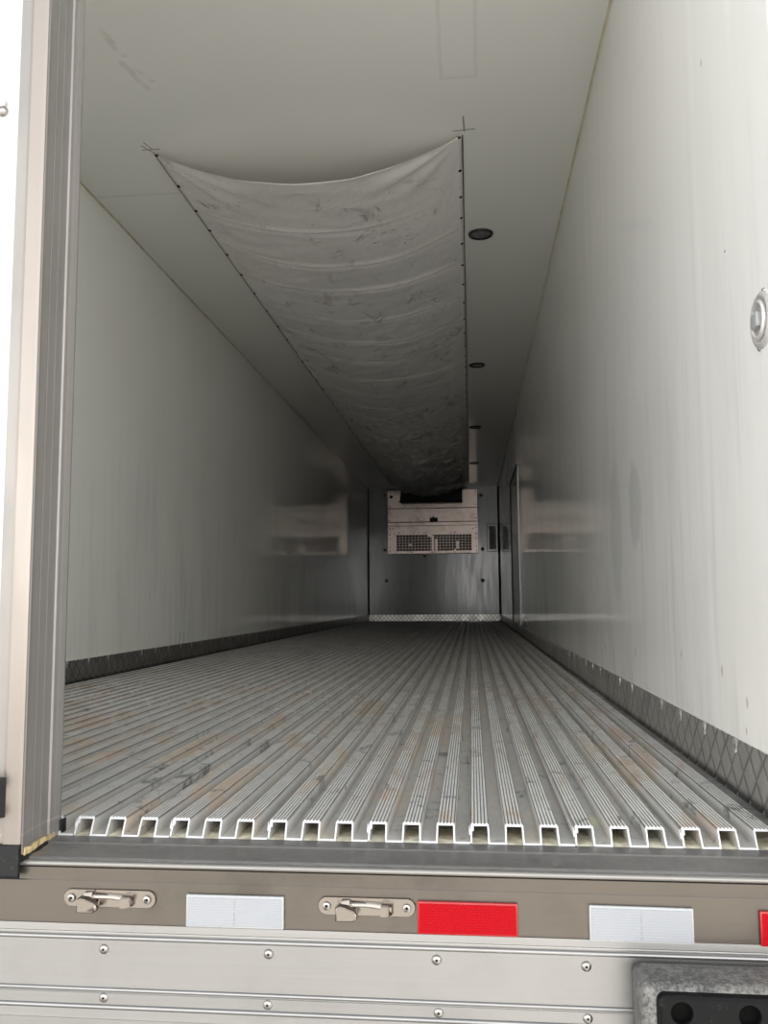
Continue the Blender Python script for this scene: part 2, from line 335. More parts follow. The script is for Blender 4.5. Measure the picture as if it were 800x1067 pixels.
# ------------------------------------------------------------------ mesh helpers
def obj(name, bm, m, parent=None, smooth=False, autosmooth=None):
    me = bpy.data.meshes.new(name); bmesh.ops.recalc_face_normals(bm, faces=bm.faces[:]); bm.to_mesh(me); bm.free()
    for x in (m if isinstance(m, (list, tuple)) else [m]): me.materials.append(x)
    if smooth:
        for p in me.polygons: p.use_smooth = True
        if autosmooth is not None: me.set_sharp_from_angle(angle=math.radians(autosmooth))
    o = bpy.data.objects.new(name, me); COL.objects.link(o)
    if parent: o.parent = parent
    return o
def empty(name, loc):
    o = bpy.data.objects.new(name, None); o.location = loc; o.empty_display_size = 0.1; COL.objects.link(o); return o
def tag(o, label, cat=None, group=None, kind=None):
    o['label'] = label
    if cat: o['category'] = cat
    if group: o['group'] = group
    if kind: o['kind'] = kind
    return o
def struct(o, label, cat): return tag(o, label, cat, None, 'structure')
def box(bm, a, b, mi=0, bev=0.0, segs=2):
    x0, y0, z0 = a; x1, y1, z1 = b
    r = bmesh.ops.create_cube(bm, size=1.0)
    for v in r['verts']:
        v.co = Vector(((x0+x1)/2 + v.co.x*(x1-x0), (y0+y1)/2 + v.co.y*(y1-y0), (z0+z1)/2 + v.co.z*(z1-z0)))
    fs = set(f for v in r['verts'] for f in v.link_faces)
    for f in fs: f.material_index = mi
    if bev > 0:
        es = list(set(e for v in r['verts'] for e in v.link_edges))
        bmesh.ops.bevel(bm, geom=es, offset=bev, segments=segs, affect='EDGES', profile=0.5)
def cyl(bm, c, axis, r, h, n=24, r2=None, mi=0):
    """cylinder from c along axis"""
    axis = Vector(axis).normalized(); q = Vector((0, 0, 1)).rotation_difference(axis).to_matrix().to_4x4()
    mt = Matrix.Translation(Vector(c) + axis*h/2) @ q
    k = bmesh.ops.create_cone(bm, cap_ends=True, segments=n, radius1=r, radius2=r if r2 is None else r2, depth=h, matrix=mt)
    for v in k['verts']:
        for f in v.link_faces: f.material_index = mi
def lathe(bm, c, axis, prof, n=28, sx=1.0):
    """revolve (r, h) profile around axis"""
    axis = Vector(axis).normalized(); q = Vector((0, 0, 1)).rotation_difference(axis).to_matrix()
    rings = []
    for r, h in prof:
        if r <= 1e-6: rings.append([bm.verts.new(Vector(c) + q @ Vector((0, 0, h)))])
        else: rings.append([bm.verts.new(Vector(c) + q @ Vector((r*math.cos(2*math.pi*i/n), r*math.sin(2*math.pi*i/n), h))) for i in range(n)])
    for a, b in zip(rings, rings[1:]):
        for i in range(n):
            j = (i+1) % n
            if len(a) == 1 and len(b) == 1: continue
            if len(a) == 1: bm.faces.new((a[0], b[i], b[j]))
            elif len(b) == 1: bm.faces.new((a[i], a[j], b[0]))
            else: bm.faces.new((a[i], a[j], b[j], b[i]))
def prism_x(bm, prof, x0, x1, mi=0, caps=True):
    """extrude a closed (y, z) outline along x"""
    a = [bm.verts.new((x0, y, z)) for y, z in prof]; b = [bm.verts.new((x1, y, z)) for y, z in prof]; n = len(prof)
    for i in range(n):
        f = bm.faces.new((a[i], a[(i+1) % n], b[(i+1) % n], b[i])); f.material_index = mi
    if caps: bm.faces.new(a); bm.faces.new(b[::-1])
def prism_y(bm, prof, y0, y1):
    a = [bm.verts.new((x, y0, z)) for x, z in prof]; b = [bm.verts.new((x, y1, z)) for x, z in prof]; n = len(prof)
    for i in range(n): bm.faces.new((a[i], a[(i+1) % n], b[(i+1) % n], b[i]))
    bm.faces.new(a); bm.faces.new(b[::-1])
def prism_z(bm, prof, z0, z1):
    a = [bm.verts.new((x, y, z0)) for x, y in prof]; b = [bm.verts.new((x, y, z1)) for x, y in prof]; n = len(prof)
    for i in range(n): bm.faces.new((a[i], a[(i+1) % n], b[(i+1) % n], b[i]))
    bm.faces.new(a); bm.faces.new(b[::-1])
NB = bmesh.new

# ------------------------------------------------------------------ shell of the trailer
bm = NB(); box(bm, (W, -0.10, -0.20), (W+0.08, L+0.08, H+0.08)); o = obj('wall_right', bm, M['wall_r']); struct(o, 'glossy white right side wall of the cargo box with faint stains', 'wall')
bm = NB(); box(bm, (-W-0.08, -0.10, -0.20), (-W, L+0.08, H+0.08)); o = obj('wall_left', bm, M['wall_l']); struct(o, 'glossy pale left side wall of the cargo box', 'wall')
bm = NB(); box(bm, (-W, L, -0.20), (W, L+0.08, H+0.08)); o = obj('wall_back', bm, M['wall_b']); struct(o, 'dark grey front bulkhead at the far end of the cargo box', 'wall')
bm = NB(); box(bm, (-W, -0.10, H), (W, L, H+0.08)); o = obj('ceiling', bm, M['ceil']); struct(o, 'smooth cream ceiling of the cargo box', 'ceiling')
# subfloor and extruded planks
bm = NB(); box(bm, (-W, 0.001, -0.20), (W, L, -0.0312)); floor = obj('floor', bm, M['foam']); struct(floor, 'ribbed aluminium floor of the cargo box', 'floor')
PITCHX = 0.0602; X0 = -0.030; ZV = -0.028
def rib_profile(x, first, last, left_end=False):
    wtop = 0.0335; o_, i_ = [], []
    xe = W if last else x + wtop
    xs = -W + 0.001 if left_end else x
    o_.append((xs, ZV)); i_.append((xs + 0.0030, ZV - 0.0028))
    o_.append((xs + 0.0010, -0.0016)); i_.append((xs + 0.0036, -0.0046))
    gw = (x + wtop - xs) / 5.0
    for k in range(5):
        a = xs + 0.0020 + k*(gw - 0.0006)
        for dx, z in ((0, -0.0016), (0.0009, 0.0), (0.0036, 0.0), (0.0046, -0.0016)):
            px = min(a + dx, xe - 0.001)
            o_.append((px, z)); i_.append((min(max(px, xs+0.0037), xe - 0.004), -0.0046))
    if last:
        o_.append((W - 0.0005, -0.0012)); i_.append((W - 0.0006, -0.0046))
        return o_, i_
    o_.append((xe - 0.0010, -0.0016)); i_.append((xe - 0.0036, -0.0046))
    o_.append((xe + 0.0006, ZV)); i_.append((xe - 0.0026, ZV - 0.0028))
    return o_, i_
def plank(ribs):
    bm = NB(); O, I = [], []
    for r in ribs:
        x = X0 + PITCHX*r
        a, b = rib_profile(x, False, r == 20, r == -20)
        O += a; I += b
    if ribs[-1] != 20:
        x = X0 + PITCHX*(ribs[-1]+1) - 0.0004
        O.append((x, ZV)); I.append((x, ZV - 0.0028))
    fy = lambda z: 0.018*(z - ZV)/(-ZV)
    rings = []
    for pts in (O, I):
        rings.append(([bm.verts.new((x, fy(z), z)) for x, z in pts], [bm.verts.new((x, L-0.001, z)) for x, z in pts]))
    (of, ob), (inf, inb) = rings; n = len(O)
    for i in range(n-1):
        for q, mi in (((of[i], of[i+1], ob[i+1], ob[i]), 0), ((inf[i], inb[i], inb[i+1], inf[i+1]), 0), ((of[i], inf[i], inf[i+1], of[i+1]), 1)):
            try:
                f = bm.faces.new(q); f.material_index = mi
            except ValueError: pass
    # interlocking hook on the first leg
    x = X0 + PITCHX*ribs[0]
    if ribs[0] > -20:
        for (xa, xb, za, zb) in ((x+0.0036, x+0.0062, -0.0120, -0.0046), (x-0.0022, x+0.0008, -0.0175, -0.0090), (x-0.0022, x-0.0008, -0.0090, -0.0040)):
            v = [bm.verts.new((px, fy(pz), pz)) for px, pz in ((xa, za), (xb, za), (xb, zb), (xa, zb))]
            w = [bm.verts.new((p.co.x, 3.0, p.co.z)) for p in v]
            f = bm.faces.new(v); f.material_index = 1
            for i in range(4): bm.faces.new((v[i], w[i], w[(i+1) % 4], v[(i+1) % 4]))
    me = bpy.data.meshes.new('floor_plank'); bm.normal_update(); bm.to_mesh(me); bm.free()
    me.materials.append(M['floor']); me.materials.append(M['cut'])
    o = bpy.data.objects.new('floor_plank', me); COL.objects.link(o); o.parent = floor
for k in range(-7, 7):
    ribs = [r for r in (3*k, 3*k+1, 3*k+2) if -20 <= r <= 20]
    if k == 6: ribs = [18, 19, 20]
    plank(ribs)

# baseboards of tread plate with rivets
def baseboard(name, m, side, label):
    bm = NB()
    if side == 0: box(bm, (-W+0.006, L-0.006, -0.029), (W-0.006, L, 0.1109)); bb = obj(name, bm, m)
    else:
        x = side*W; bm2 = bm
        pr = [(x, -0.0005), (x, 0.1109), (x - side*0.0022, 0.1109), (x - side*0.004, 0.006), (x - side*0.0055, -0.0005)]
        prism_y(bm2, pr, -0.09 if side > 0 else 0.03, L-0.001); bb = obj(name, bm2, m)
        y = 0.28 if side > 0 else 2.44
        while y < 8.5:
            bm = NB(); lathe(bm, (x - side*0.0022, y, 0.094), (-side, 0, 0), [(0.0065, 0), (0.0062, 0.0012), (0.004, 0.0030), (0, 0.0036)], 14)
            obj('rivet', bm, M['screw'], bb, True)
            bm = NB(); k = random.uniform(0.7, 1.3)
            pts = [(y-0.006*k, 0.084), (y+0.007*k, 0.080), (y+0.010, 0.100), (y+0.006, 0.1105), (y-0.007, 0.1107), (y-0.009*k, 0.098)]
            a = [bm.verts.new((x - side*0.0045, p, q)) for p, q in pts]; b = [bm.verts.new((x - side*0.002, p, q)) for p, q in pts]
            bm.faces.new(a); bm.faces.new(b[::-1])
            for i in range(6): bm.faces.new((a[i], b[i], b[(i+1) % 6], a[(i+1) % 6]))
            if random.random() < 0.75: obj('sealant_smear', bm, M['filler'], bb)
            else: bm.free()
            y += 0.232 + random.uniform(-0.008, 0.008)
    struct(bb, label, 'baseboard')
baseboard('baseboard_right', M['tread_r'], 1, 'grey diamond tread plate kickboard along the right wall')
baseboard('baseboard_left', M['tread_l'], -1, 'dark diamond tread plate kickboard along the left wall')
baseboard('baseboard_back', M['tread_b'], 0, 'shiny diamond tread plate kickboard across the far bulkhead')

# caulk coves along the ceiling
for n_, sx, lab in (('trim_1', 1, 'yellowed sealant bead where right wall meets ceiling'), ('trim_2', -1, 'yellowed sealant bead where left wall meets ceiling')):
    bm = NB(); x = sx*W
    prism_y(bm, [(x, H), (x - sx*0.008, H), (x - sx*0.0035, H-0.0035), (x, H-0.008)], -0.09, L-0.002)
    struct(obj(n_, bm, M['caulk']), lab, 'trim')
# corner posts at the bulkhead
for n_, sx in (('trim_3', 1), ('trim_4', -1)):
    bm = NB(); x = sx*W
    prism_z(bm, [(x, L), (x - sx*0.022, L), (x - sx*0.018, L-0.012), (x - sx*0.006, L-0.02), (x, L-0.022)], 0.112, H)
    struct(obj(n_, bm, M['gap']), 'dark corner seal strip at the %s edge of the far bulkhead' % ('right' if sx > 0 else 'left'), 'trim')

# side door let into the right wall, far in
dr = empty('door_2', (W, 8.0, 0.115)); struct(dr, 'side door set in the right wall near the far end', 'door')
def rel(bm, o):
    bmesh.ops.translate(bm, verts=bm.verts[:], vec=-Vector(o.location)); return bm
bm = NB(); box(bm, (W-0.004, 8.03, 0.115), (W+0.004, 9.60, 1.86), 0, 0.001, 1); obj('door_leaf', rel(bm, dr), M['wall_b'], dr)
bm = NB()
box(bm, (W-0.0035, 7.975, 0.113), (W+0.001, 8.02, 1.91)); obj('frame_post', rel(bm, dr), M['alu'], dr)
bm = NB(); prism_x(bm, [(7.99, 1.885), (7.99, 1.862), (9.62, 1.862), (9.62, 1.885)], W-0.016, W-0.001); box(bm, (W-0.016, 9.60, 0.113), (W-0.001, 9.625, 1.862)); obj('gasket', rel(bm, dr), M['rubber'], dr)

# ------------------------------------------------------------------ rear frame: stainless sill, header, apron
sill = empty('trim_5', (0, YS, -0.1425)); struct(sill, 'stainless steel rear sill below the floor end', 'trim')
bm = NB()
prof = [(0.001, -0.0313), (-0.036, -0.0325), (-0.040, -0.0345), (-0.100, -0.0395), (-0.1045, -0.042), (-0.1045, -0.060), (0.001, -0.060)]
prism_x(bm, prof, -1.31, 1.31); obj('sill_top', rel(bm, sill), M['silltop'], sill)
bm = NB(); pf = [(-0.1035, -0.0475)]
for k in range(10):
    a = math.pi/2 + k*math.pi/12
    pf.append((-0.1085 + 0.0058*math.cos(a), -0.0475 + 0.0050*math.sin(a)))
prism_x(bm, pf, -1.31, 1.31); obj('edge_bead', rel(bm, sill), M['bead'], sill, True, 40)['label'] = 'bright worn bead along the sill edge'
bm = NB()
pf = [(-0.104, -0.0480), (-0.1119, -0.0535), (-0.1112, -0.0735), (-0.1122, -0.0750), (-0.1120, -0.1425), (-0.060, -0.1425), (-0.060, -0.0605), (-0.1040, -0.0605)]
prism_x(bm, pf, -1.31, 1.31); obj('sill_face', rel(bm, sill), M['sill'], sill, True, 30)
hd = NB(); box(hd, (-1.31, -0.115, H+0.001), (1.31, -0.101, H+0.25)); box(hd, (1.245, -0.115, -0.03), (1.31, -0.101, H)); box(hd, (-1.31, -0.115, -0.03), (-1.245, -0.101, H))
struct(obj('trim_6', hd, M['sill']), 'stainless steel posts and header framing the rear opening', 'trim')
ap = empty('trim_7', (0, YS, -0.40)); struct(ap, 'ribbed aluminium apron below the stainless sill', 'trim')
pf = [(-0.060, -0.1427), (-0.1145, -0.1427), (-0.1150, -0.1540), (-0.1125, -0.1560), (-0.1130, -0.1585)]
def bead(z, r, y0=-0.1125):
    return [(y0 - r*math.sin(t), z + r*math.cos(t)) for t in [math.pi*k/8 for k in range(9)]]
pf += bead(-0.1645, 0.0040) + [(-0.1125, -0.175), (-0.1118, -0.200), (-0.1125, -0.238)] + bead(-0.2470, 0.0035) + [(-0.1125, -0.2520), (-0.1135, -0.2530), (-0.1135, -0.2685)]
pf += bead(-0.2740, 0.0040, -0.1135) + [(-0.1135, -0.2795), (-0.1140, -0.293), (-0.1110, -0.295), (-0.1115, -0.42), (-0.060, -0.42)]
bm = NB(); prism_x(bm, pf, -1.31, 1.31); obj('apron_profile', rel(bm, ap), M['alu'], ap, True, 30)
for x, z in ((0.081, -0.183), (0.361, -0.182), (0.636, -0.182), (0.872, -0.184), (-0.20, -0.183), (0.083, -0.260), (0.360, -0.261), (0.638, -0.2625), (0.872, -0.262), (-0.20, -0.26)):
    bm = NB(); lathe(bm, (x, -0.1122, z), (0, -1, 0), [(0.0080, 0), (0.0080, 0.001), (0.0064, 0.0030), (0.0034, 0.0042), (0.0020, 0.0042), (0.0018, 0.0018), (0, 0.0018)], 20)
    s_ = obj('screw', rel(bm, ap), M['screw'], ap, True, 40)
    bm = NB(); cyl(bm, (x, -0.1138, z), (0, -1, 0), 0.0019, 0.0016, 8); obj('socket', rel(bm, ap), M['black'], s_)

# ------------------------------------------------------------------ left rear door, shut
dz0 = -0.031; dx = -0.066
door = empty('door_1', (-0.65, -0.06, dz0)); struct(door, 'white left rear door standing shut, seen by its grey edge', 'door')
bm = NB(); box(bm, (-W-0.01, -0.120, dz0), (dx-0.001, -0.090, H-0.02)); obj('outer_panel', rel(bm, door), M['door'], door)
bm = NB(); box(bm, (-W+0.002, -0.090, dz0), (dx-0.002, -0.004, H-0.02)); obj('inner_core', rel(bm, door), M['wall_l'], door)
# edge extrusion (grey, ribbed), outline in x-y
pf = [(-0.120, -0.1205), (-0.066, -0.1205), (-0.0645, -0.118), (-0.0650, -0.106), (-0.0668, -0.104), (-0.0665, -0.085), (-0.0660, -0.083), (-0.0660, -0.079), (-0.0665, -0.077),
      (-0.0665, -0.058), (-0.0660, -0.056), (-0.0660, -0.052), (-0.0665, -0.050), (-0.0668, -0.028), (-0.0635, -0.026), (-0.0620, -0.018), (-0.0640, -0.013), (-0.0620, -0.008), (-0.0590, 0.004), (-0.0600, 0.010), (-0.075, 0.010), (-0.120, 0.004)]
bm = NB(); prism_z(bm, pf, dz0+0.001, H-0.02); obj('edge_profile', rel(bm, door), M['edge'], door)
bm = NB(); pf = [(-0.1000, -0.1206), (-0.1000, -0.1225), (-0.0950, -0.1240), (-0.0720, -0.1240), (-0.0665, -0.1225), (-0.0655, -0.1206)]
prism_z(bm, pf, dz0+0.002, H-0.02); obj('edge_capping', rel(bm, door), M['cap'], door)['label'] = 'bright steel capping strip'
# torn foam and rubber under the edge
bm = NB(); N_ = 18; up_, lo_ = [], []
for i in range(N_+1):
    t = i/N_; y = -0.113 + t*0.115; z = dz0 - 0.003 + 0.003*t
    n1 = noise.noise(Vector((t*7, 1.3, 0)))*0.0028; n2 = noise.noise(Vector((t*9, 5.1, 0)))*0.0028
    up_.append((y, z + 0.0095 + n1*1.3)); lo_.append((y, z - 0.0015 + n2))
ring = up_ + lo_[::-1]
a = [bm.verts.new((-0.0625, y, z)) for y, z in ring]; b = [bm.verts.new((-0.095, y, z)) for y, z in ring]
for i in range(len(ring)): bm.faces.new((a[i], a[(i+1) % len(ring)], b[(i+1) % len(ring)], b[i]))
for i in range(N_):
    bm.faces.new((a[i], a[i+1], a[len(ring)-2-i], a[len(ring)-1-i]))
obj('torn_foam', rel(bm, door), M['yfoam'], door)['label'] = 'torn yellow foam under the door edge'
bm = NB(); rings = []
for i in range(23):
    t = i/22; y = -0.114 + t*0.120; zc = -0.0405 + 0.0075*t
    bulge = 0.006 + 0.010*math.sin(math.pi*t)**1.5 + noise.noise(Vector((t*6, 0.2, 0)))*0.005
    h = 0.0052 + noise.noise(Vector((t*8, 3.2, 0)))*0.0015
    xx = -0.070
    rings.append([bm.verts.new(p) for p in ((xx-0.03, y, zc-h), (xx-0.03, y, zc+h+0.004), (xx+0.004, y, zc+h+0.002), (xx+bulge*0.8, y, zc+h*0.3), (xx+bulge, y, zc-h*0.5), (xx+bulge*0.5, y, zc-h))])
for p, q in zip(rings, rings[1:]):
    for j in range(6): bm.faces.new((p[j], p[(j+1) % 6], q[(j+1) % 6], q[j]))
bm.faces.new(rings[0]); bm.faces.new(rings[-1][::-1])
obj('bottom_seal', rel(bm, door), M['rubber'], door, True, 40)
bm = NB(); prism_z(bm, [(-0.066, 0.001), (-0.055, 0.003), (-0.052, 0.012), (-0.056, 0.024), (-0.066, 0.022)], -0.0275, -0.005); obj('seal_lip', rel(bm, door), M['rubber'], door)
bm = NB()
prism_x(bm, [(-0.1205, -0.0140), (-0.1275, -0.0155), (-0.1300, -0.0200), (-0.1300, -0.0640), (-0.1270, -0.0700), (-0.1225, -0.0700), (-0.1225, -0.0445), (-0.1205, -0.0440)], -W, -0.0655)
bs = obj('bottom_rubber_strip', rel(bm, door), M['rubber'], door)
bm = NB(); lathe(bm, (-0.1035, -0.1298, -0.0225), (0, -1, 0), [(0.0055, 0), (0.005, 0.002), (0.002, 0.0035), (0, 0.0035)], 18); obj('screw', rel(bm, door), M['screw'], bs, True)
# lock rod bearing at the frame's left border
bg = NB()
prism_z(bg, [(-0.150, -0.1205), (-0.150, -0.148), (-0.112, -0.148), (-0.092, -0.1205)], 0.030, 0.096); rb = obj('rod_bearing', rel(bg, door), M['rubber'], door)
bm = NB()
pts = [(-0.150, 0.098), (-0.108, 0.098), (-0.103, 0.088), (-0.106, 0.078), (-0.112, 0.074), (-0.112, 0.050), (-0.106, 0.045), (-0.102, 0.038), (-0.106, 0.028), (-0.150, 0.028)]
a = [bm.verts.new((x, -0.1535, z)) for x, z in pts]; b = [bm.verts.new((x, -0.1482, z)) for x, z in pts]
bm.faces.new(a); bm.faces.new(b[::-1])
for i in range(len(pts)): bm.faces.new((a[i], b[i], b[(i+1) % len(pts)], a[(i+1) % len(pts)]))
obj('bearing_plate', rel(bm, door), M['chrome'], rb)['label'] = 'shiny steel bearing plate'
for z in (0.0875, 0.036):
    bm = NB(); lathe(bm, (-0.1105, -0.1535, z), (0, -1, 0), [(0.0065, 0), (0.006, 0.003), (0.003, 0.0045), (0.0028, 0.002), (0, 0.002)], 18); obj('screw', rel(bm, door), M['screw'], rb, True)
bm = NB(); lathe(bm, (-0.1510, -0.1205, 1.303), (0, -1, 0), [(0.010, 0), (0.0095, 0.003), (0.006, 0.007), (0.0, 0.008)], 20); cyl(bm, (-0.1465, -0.1225, 1.312), (0.2, -0.2, 1), 0.0015, 0.010, 8); obj('screw', rel(bm, door), M['screw'], door, True, 40)

# ------------------------------------------------------------------ reflectors on the sill
def reflector(x0, x1, z0, z1, col, label, tilt=0.0):
    t = empty('reflector', ((x0+x1)/2, YS, z0)); cx = (x0+x1)/2; w = (x1-x0)/2; h = z1-z0
    tag(t, label, 'reflector', 'reflectors along the rear sill')
    bm = NB(); box(bm, (-w, -0.0062, 0), (w, -0.0002, h), 0, 0.0016, 2); obj('backing', bm, M['refl_we' if col == 'w' else 'refl_re'], t, True, 40)
    bm = NB(); g = 0.0
    if col == 'w':
        box(bm, (-w+0.0035, -0.0070, 0.0035), (-0.0006, -0.0060, h-0.0035), 0, 0.0004, 1); obj('lens', bm, M['refl_w'], t)
        bm = NB(); box(bm, (0.0006, -0.0070, 0.0035), (w-0.0035, -0.0060, h-0.0035), 0, 0.0004, 1); obj('lens', bm, M['refl_w'], t)
    else:
        box(bm, (-w+0.003, -0.0070, 0.003), (w-0.003, -0.0060, h-0.003), 0, 0.0004, 1); obj('lens', bm, M['refl_r'], t)
    t.rotation_euler = (0, tilt, 0)
reflector(0.2225, 0.387, -0.1415, -0.0900, 'w', 'white rectangular reflector between the two steel latch keepers')
reflector(0.6060, 0.7665, -0.1415, -0.0905, 'r', 'red rectangular reflector right of the second latch keeper')
reflector(0.8780, 1.0385, -0.1440, -0.0900, 'w', 'white rectangular reflector above the black rubber bumper', 0.006)
reflector(1.1385, 1.2950, -0.1440, -0.0915, 'r', 'red rectangular reflector cut off by the right picture edge')

# ------------------------------------------------------------------ latch keepers
def keeper(x, z, label, k=1.0):
    t = empty('latch_keeper', (x, YS, z)); tag(t, label, 'latch', 'latch keepers on the rear sill')
    r = 0.0135; hw = 0.079
    pts = []
    for i in range(13): a = math.pi/2 + math.pi*i/12; pts.append((-hw + r + r*math.cos(a), r*math.sin(a)))
    for i in range(13): a = -math.pi/2 + math.pi*i/12; pts.append((hw - r + r*math.cos(a), r*math.sin(a)))
    bm = NB()
    a = [bm.verts.new((p, -0.0046, q)) for p, q in pts]; a2 = [bm.verts.new((p*1.012, -0.0028, q*1.07)) for p, q in pts]; b = [bm.verts.new((p*1.012, 0, q*1.07)) for p, q in pts]; n = len(pts)
    bm.faces.new(a)
    for u, v in ((a, a2), (a2, b)):
        for i in range(n): bm.faces.new((u[i], v[i], v[(i+1) % n], u[(i+1) % n]))
    obj('base_plate', bm, M['chrome'], t, True, 35)
    for sx in (-1, 1):
        bm = NB(); lathe(bm, (sx*(hw-0.0135), -0.0044, 0), (0, -1, 0), [(0.0072, 0), (0.0072, 0.002), (0.0062, 0.0045), (0.0034, 0.0052), (0.0030, 0.0025), (0, 0.0025)], 22)
        s_ = obj('screw', bm, M['screw'], t, True, 40)
        bm = NB(); cyl(bm, (sx*(hw-0.0135), -0.0068, 0), (0, -1, 0), 0.0024, 0.0006, 6); obj('socket', bm, M['black'], s_)
    # hooded cam seat: bulging block with rounded right side
    def grid(rows, name, m=M['chrome'], ang=50):
        bm = NB(); R_ = [[bm.verts.new(p) for p in row] for row in rows]; n = len(R_[0])
        for p, q in zip(R_, R_[1:]):
            for j in range(n): bm.faces.new((p[j], p[(j+1) % n], q[(j+1) % n], q[j]))
        bm.faces.new(R_[0]); bm.faces.new(R_[-1][::-1])
        bmesh.ops.bevel(bm, geom=[e for e in bm.edges if e.calc_length() > 0.003], offset=0.0007, segments=2, affect='EDGES')
        return obj(name, bm, m, t, True, ang)
    # rows run out from the plate (y), each a closed outline in x-z
    hood = [(-0.049, -0.017), (-0.049, 0.004), (-0.043, 0.0085), (-0.030, 0.0060), (-0.017, 0.001), (-0.012, -0.006), (-0.013, -0.013), (-0.019, -0.0165)]
    def out(o_, y, s=1.0, dx=0, dz=0): return [(px*1.0*s + dx - (s-1)*-0.031, y, pz*s + dz) for px, pz in o_]
    sc = lambda s, y, dz=0: [(-0.031 + (px+0.031)*s, y, -0.004 + (pz+0.004)*s + dz) for px, pz in hood]
    grid([sc(0.80, -0.004, 0.003), sc(0.95, -0.012, 0.001), sc(1.0, -0.020), sc(0.97, -0.0245, -0.001), sc(0.86, -0.0270, -0.001)], 'cam_hood')
    grid([[( -0.040, -0.004, 0.006), (-0.040, -0.004, 0.0125), (-0.026, -0.004, 0.0125), (-0.026, -0.004, 0.006)],
          [( -0.040, -0.019, 0.004), (-0.040, -0.016, 0.0115), (-0.026, -0.012, 0.0120), (-0.026, -0.016, 0.004)]], 'cam_shoulder')
    # curved arm running right to a square end block
    bm = NB(); R_ = []
    for i in range(11):
        s = i/10; px = -0.026 + s*0.068; top = 0.0105 - 0.005*math.sin(math.pi*s*0.5) + 0.001*s; bot = 0.0015 - 0.0065*math.sin(math.pi*s*0.5) + 0.002*math.sin(math.pi*s); yo = -0.017 + 0.007*math.sin(math.pi*s)
        R_.append([bm.verts.new(p) for p in ((px, -0.0035, top), (px, yo*0.75, top+0.0005), (px, yo, top-0.0025), (px, yo, bot+0.002), (px, yo*0.7, bot), (px, -0.0035, bot))])
    for p, q in zip(R_, R_[1:]):
        for j in range(6): bm.faces.new((p[j], p[(j+1) % 6], q[(j+1) % 6], q[j]))
    bm.faces.new(R_[0]); bm.faces.new(R_[-1][::-1]); obj('arm', bm, M['chrome'], t, True, 50)
    bm = NB(); v0 = [(0.022, -0.0165), (0.035, -0.0165)]
    pf = [(0.0245, -0.0035), (0.0245, -0.0225), (0.0330, -0.0225), (0.0425, -0.0120), (0.0440, -0.0035)]
    prism_z(bm, pf, -0.0095, 0.0060); bmesh.ops.bevel(bm, geom=bm.edges[:], offset=0.0007, segments=2, affect='EDGES'); obj('end_block', bm, M['chrome'], t, True, 50)
keeper(0.0900, -0.1005, 'left polished steel latch keeper, left of the white reflector')
keeper(0.5235, -0.1020, 'right steel latch keeper, touching the red reflector\'s left side')

# ------------------------------------------------------------------ rubber dock bumper
bp = empty('dock_bumper', (1.09, -0.1155, -0.42)); tag(bp, 'dusty black rubber dock bumper with round holes, lower right corner', 'bumper')
bm = NB(); box(bm, (0.940, -0.205, -0.42), (1.30, -0.1165, -0.169), 0, 0.016, 5); obj('body', rel(bm, bp), M['bumper'], bp, True, 60)
# front face plate: tiles with round holes
bm = NB()
def rrect(x0, x1, z0, z1, r, y, n=6):
    pts = []
    for cx, cz, a0 in ((x1-r, z1-r, 0), (x0+r, z1-r, 90), (x0+r, z0+r, 180), (x1-r, z0+r, 270)):
        for i in range(n+1):
            a = math.radians(a0 + 90*i/n); pts.append((cx + r*math.cos(a), y, cz + r*math.sin(a)))
    return pts
XA, XB, ZA, ZB, YF = 0.964, 1.285, -0.41, -0.1825, -0.2165
R_ = [[bm.verts.new(p) for p in rrect(XA-0.004, XB+0.004, ZA-0.004, ZB+0.004, 0.012, -0.204)],
      [bm.verts.new(p) for p in rrect(XA-0.002, XB+0.002, ZA-0.002, ZB+0.002, 0.012, -0.2135)],
      [bm.verts.new(p) for p in rrect(XA+0.002, XB-0.002, ZA+0.002, ZB-0.002, 0.010, YF)]]
for p, q in zip(R_, R_[1:]):
    for j in range(len(p)): bm.faces.new((p[j], p[(j+1) % len(p)], q[(j+1) % len(p)], q[j]))
outer = R_[-1]; loops = [outer]; HC = [(0.994, -0.2035), (1.089, -0.2045), (1.184, -0.2055), (0.994, -0.345), (1.089, -0.345), (1.184, -0.345)]
edges = [bm.edges.get((outer[i], outer[(i+1) % len(outer)])) for i in range(len(outer))]
for cx, cz in HC:
    r = 0.0152; n = 28; prev = None; rr = []
    for (rad, y) in ((r+0.0010, YF), (r, YF+0.0015), (r-0.0005, -0.2065)):
        rr.append([bm.verts.new((cx + rad*math.cos(2*math.pi*i/n), y, cz + rad*math.sin(2*math.pi*i/n))) for i in range(n)])
    for p, q in zip(rr, rr[1:]):
        for j in range(n): bm.faces.new((p[j], p[(j+1) % n], q[(j+1) % n], q[j]))
    edges += [bm.edges.get((rr[0][i], rr[0][(i+1) % n])) for i in range(n)]
bmesh.ops.triangle_fill(bm, use_beauty=True, use_dissolve=True, edges=edges)
obj('face_plate', rel(bm, bp), M['bumpf'], bp, True, 30)
for cx, cz in HC:
    bm = NB(); lathe(bm, (cx, -0.2066, cz), (0, -1, 0), [(0.0148, 0), (0.0060, 0.0002), (0, 0.0005)], 24); obj('bolt', rel(bm, bp), M['black'], bp, True, 40)  # black disc on the hole floor, standing in for the hole's own shade

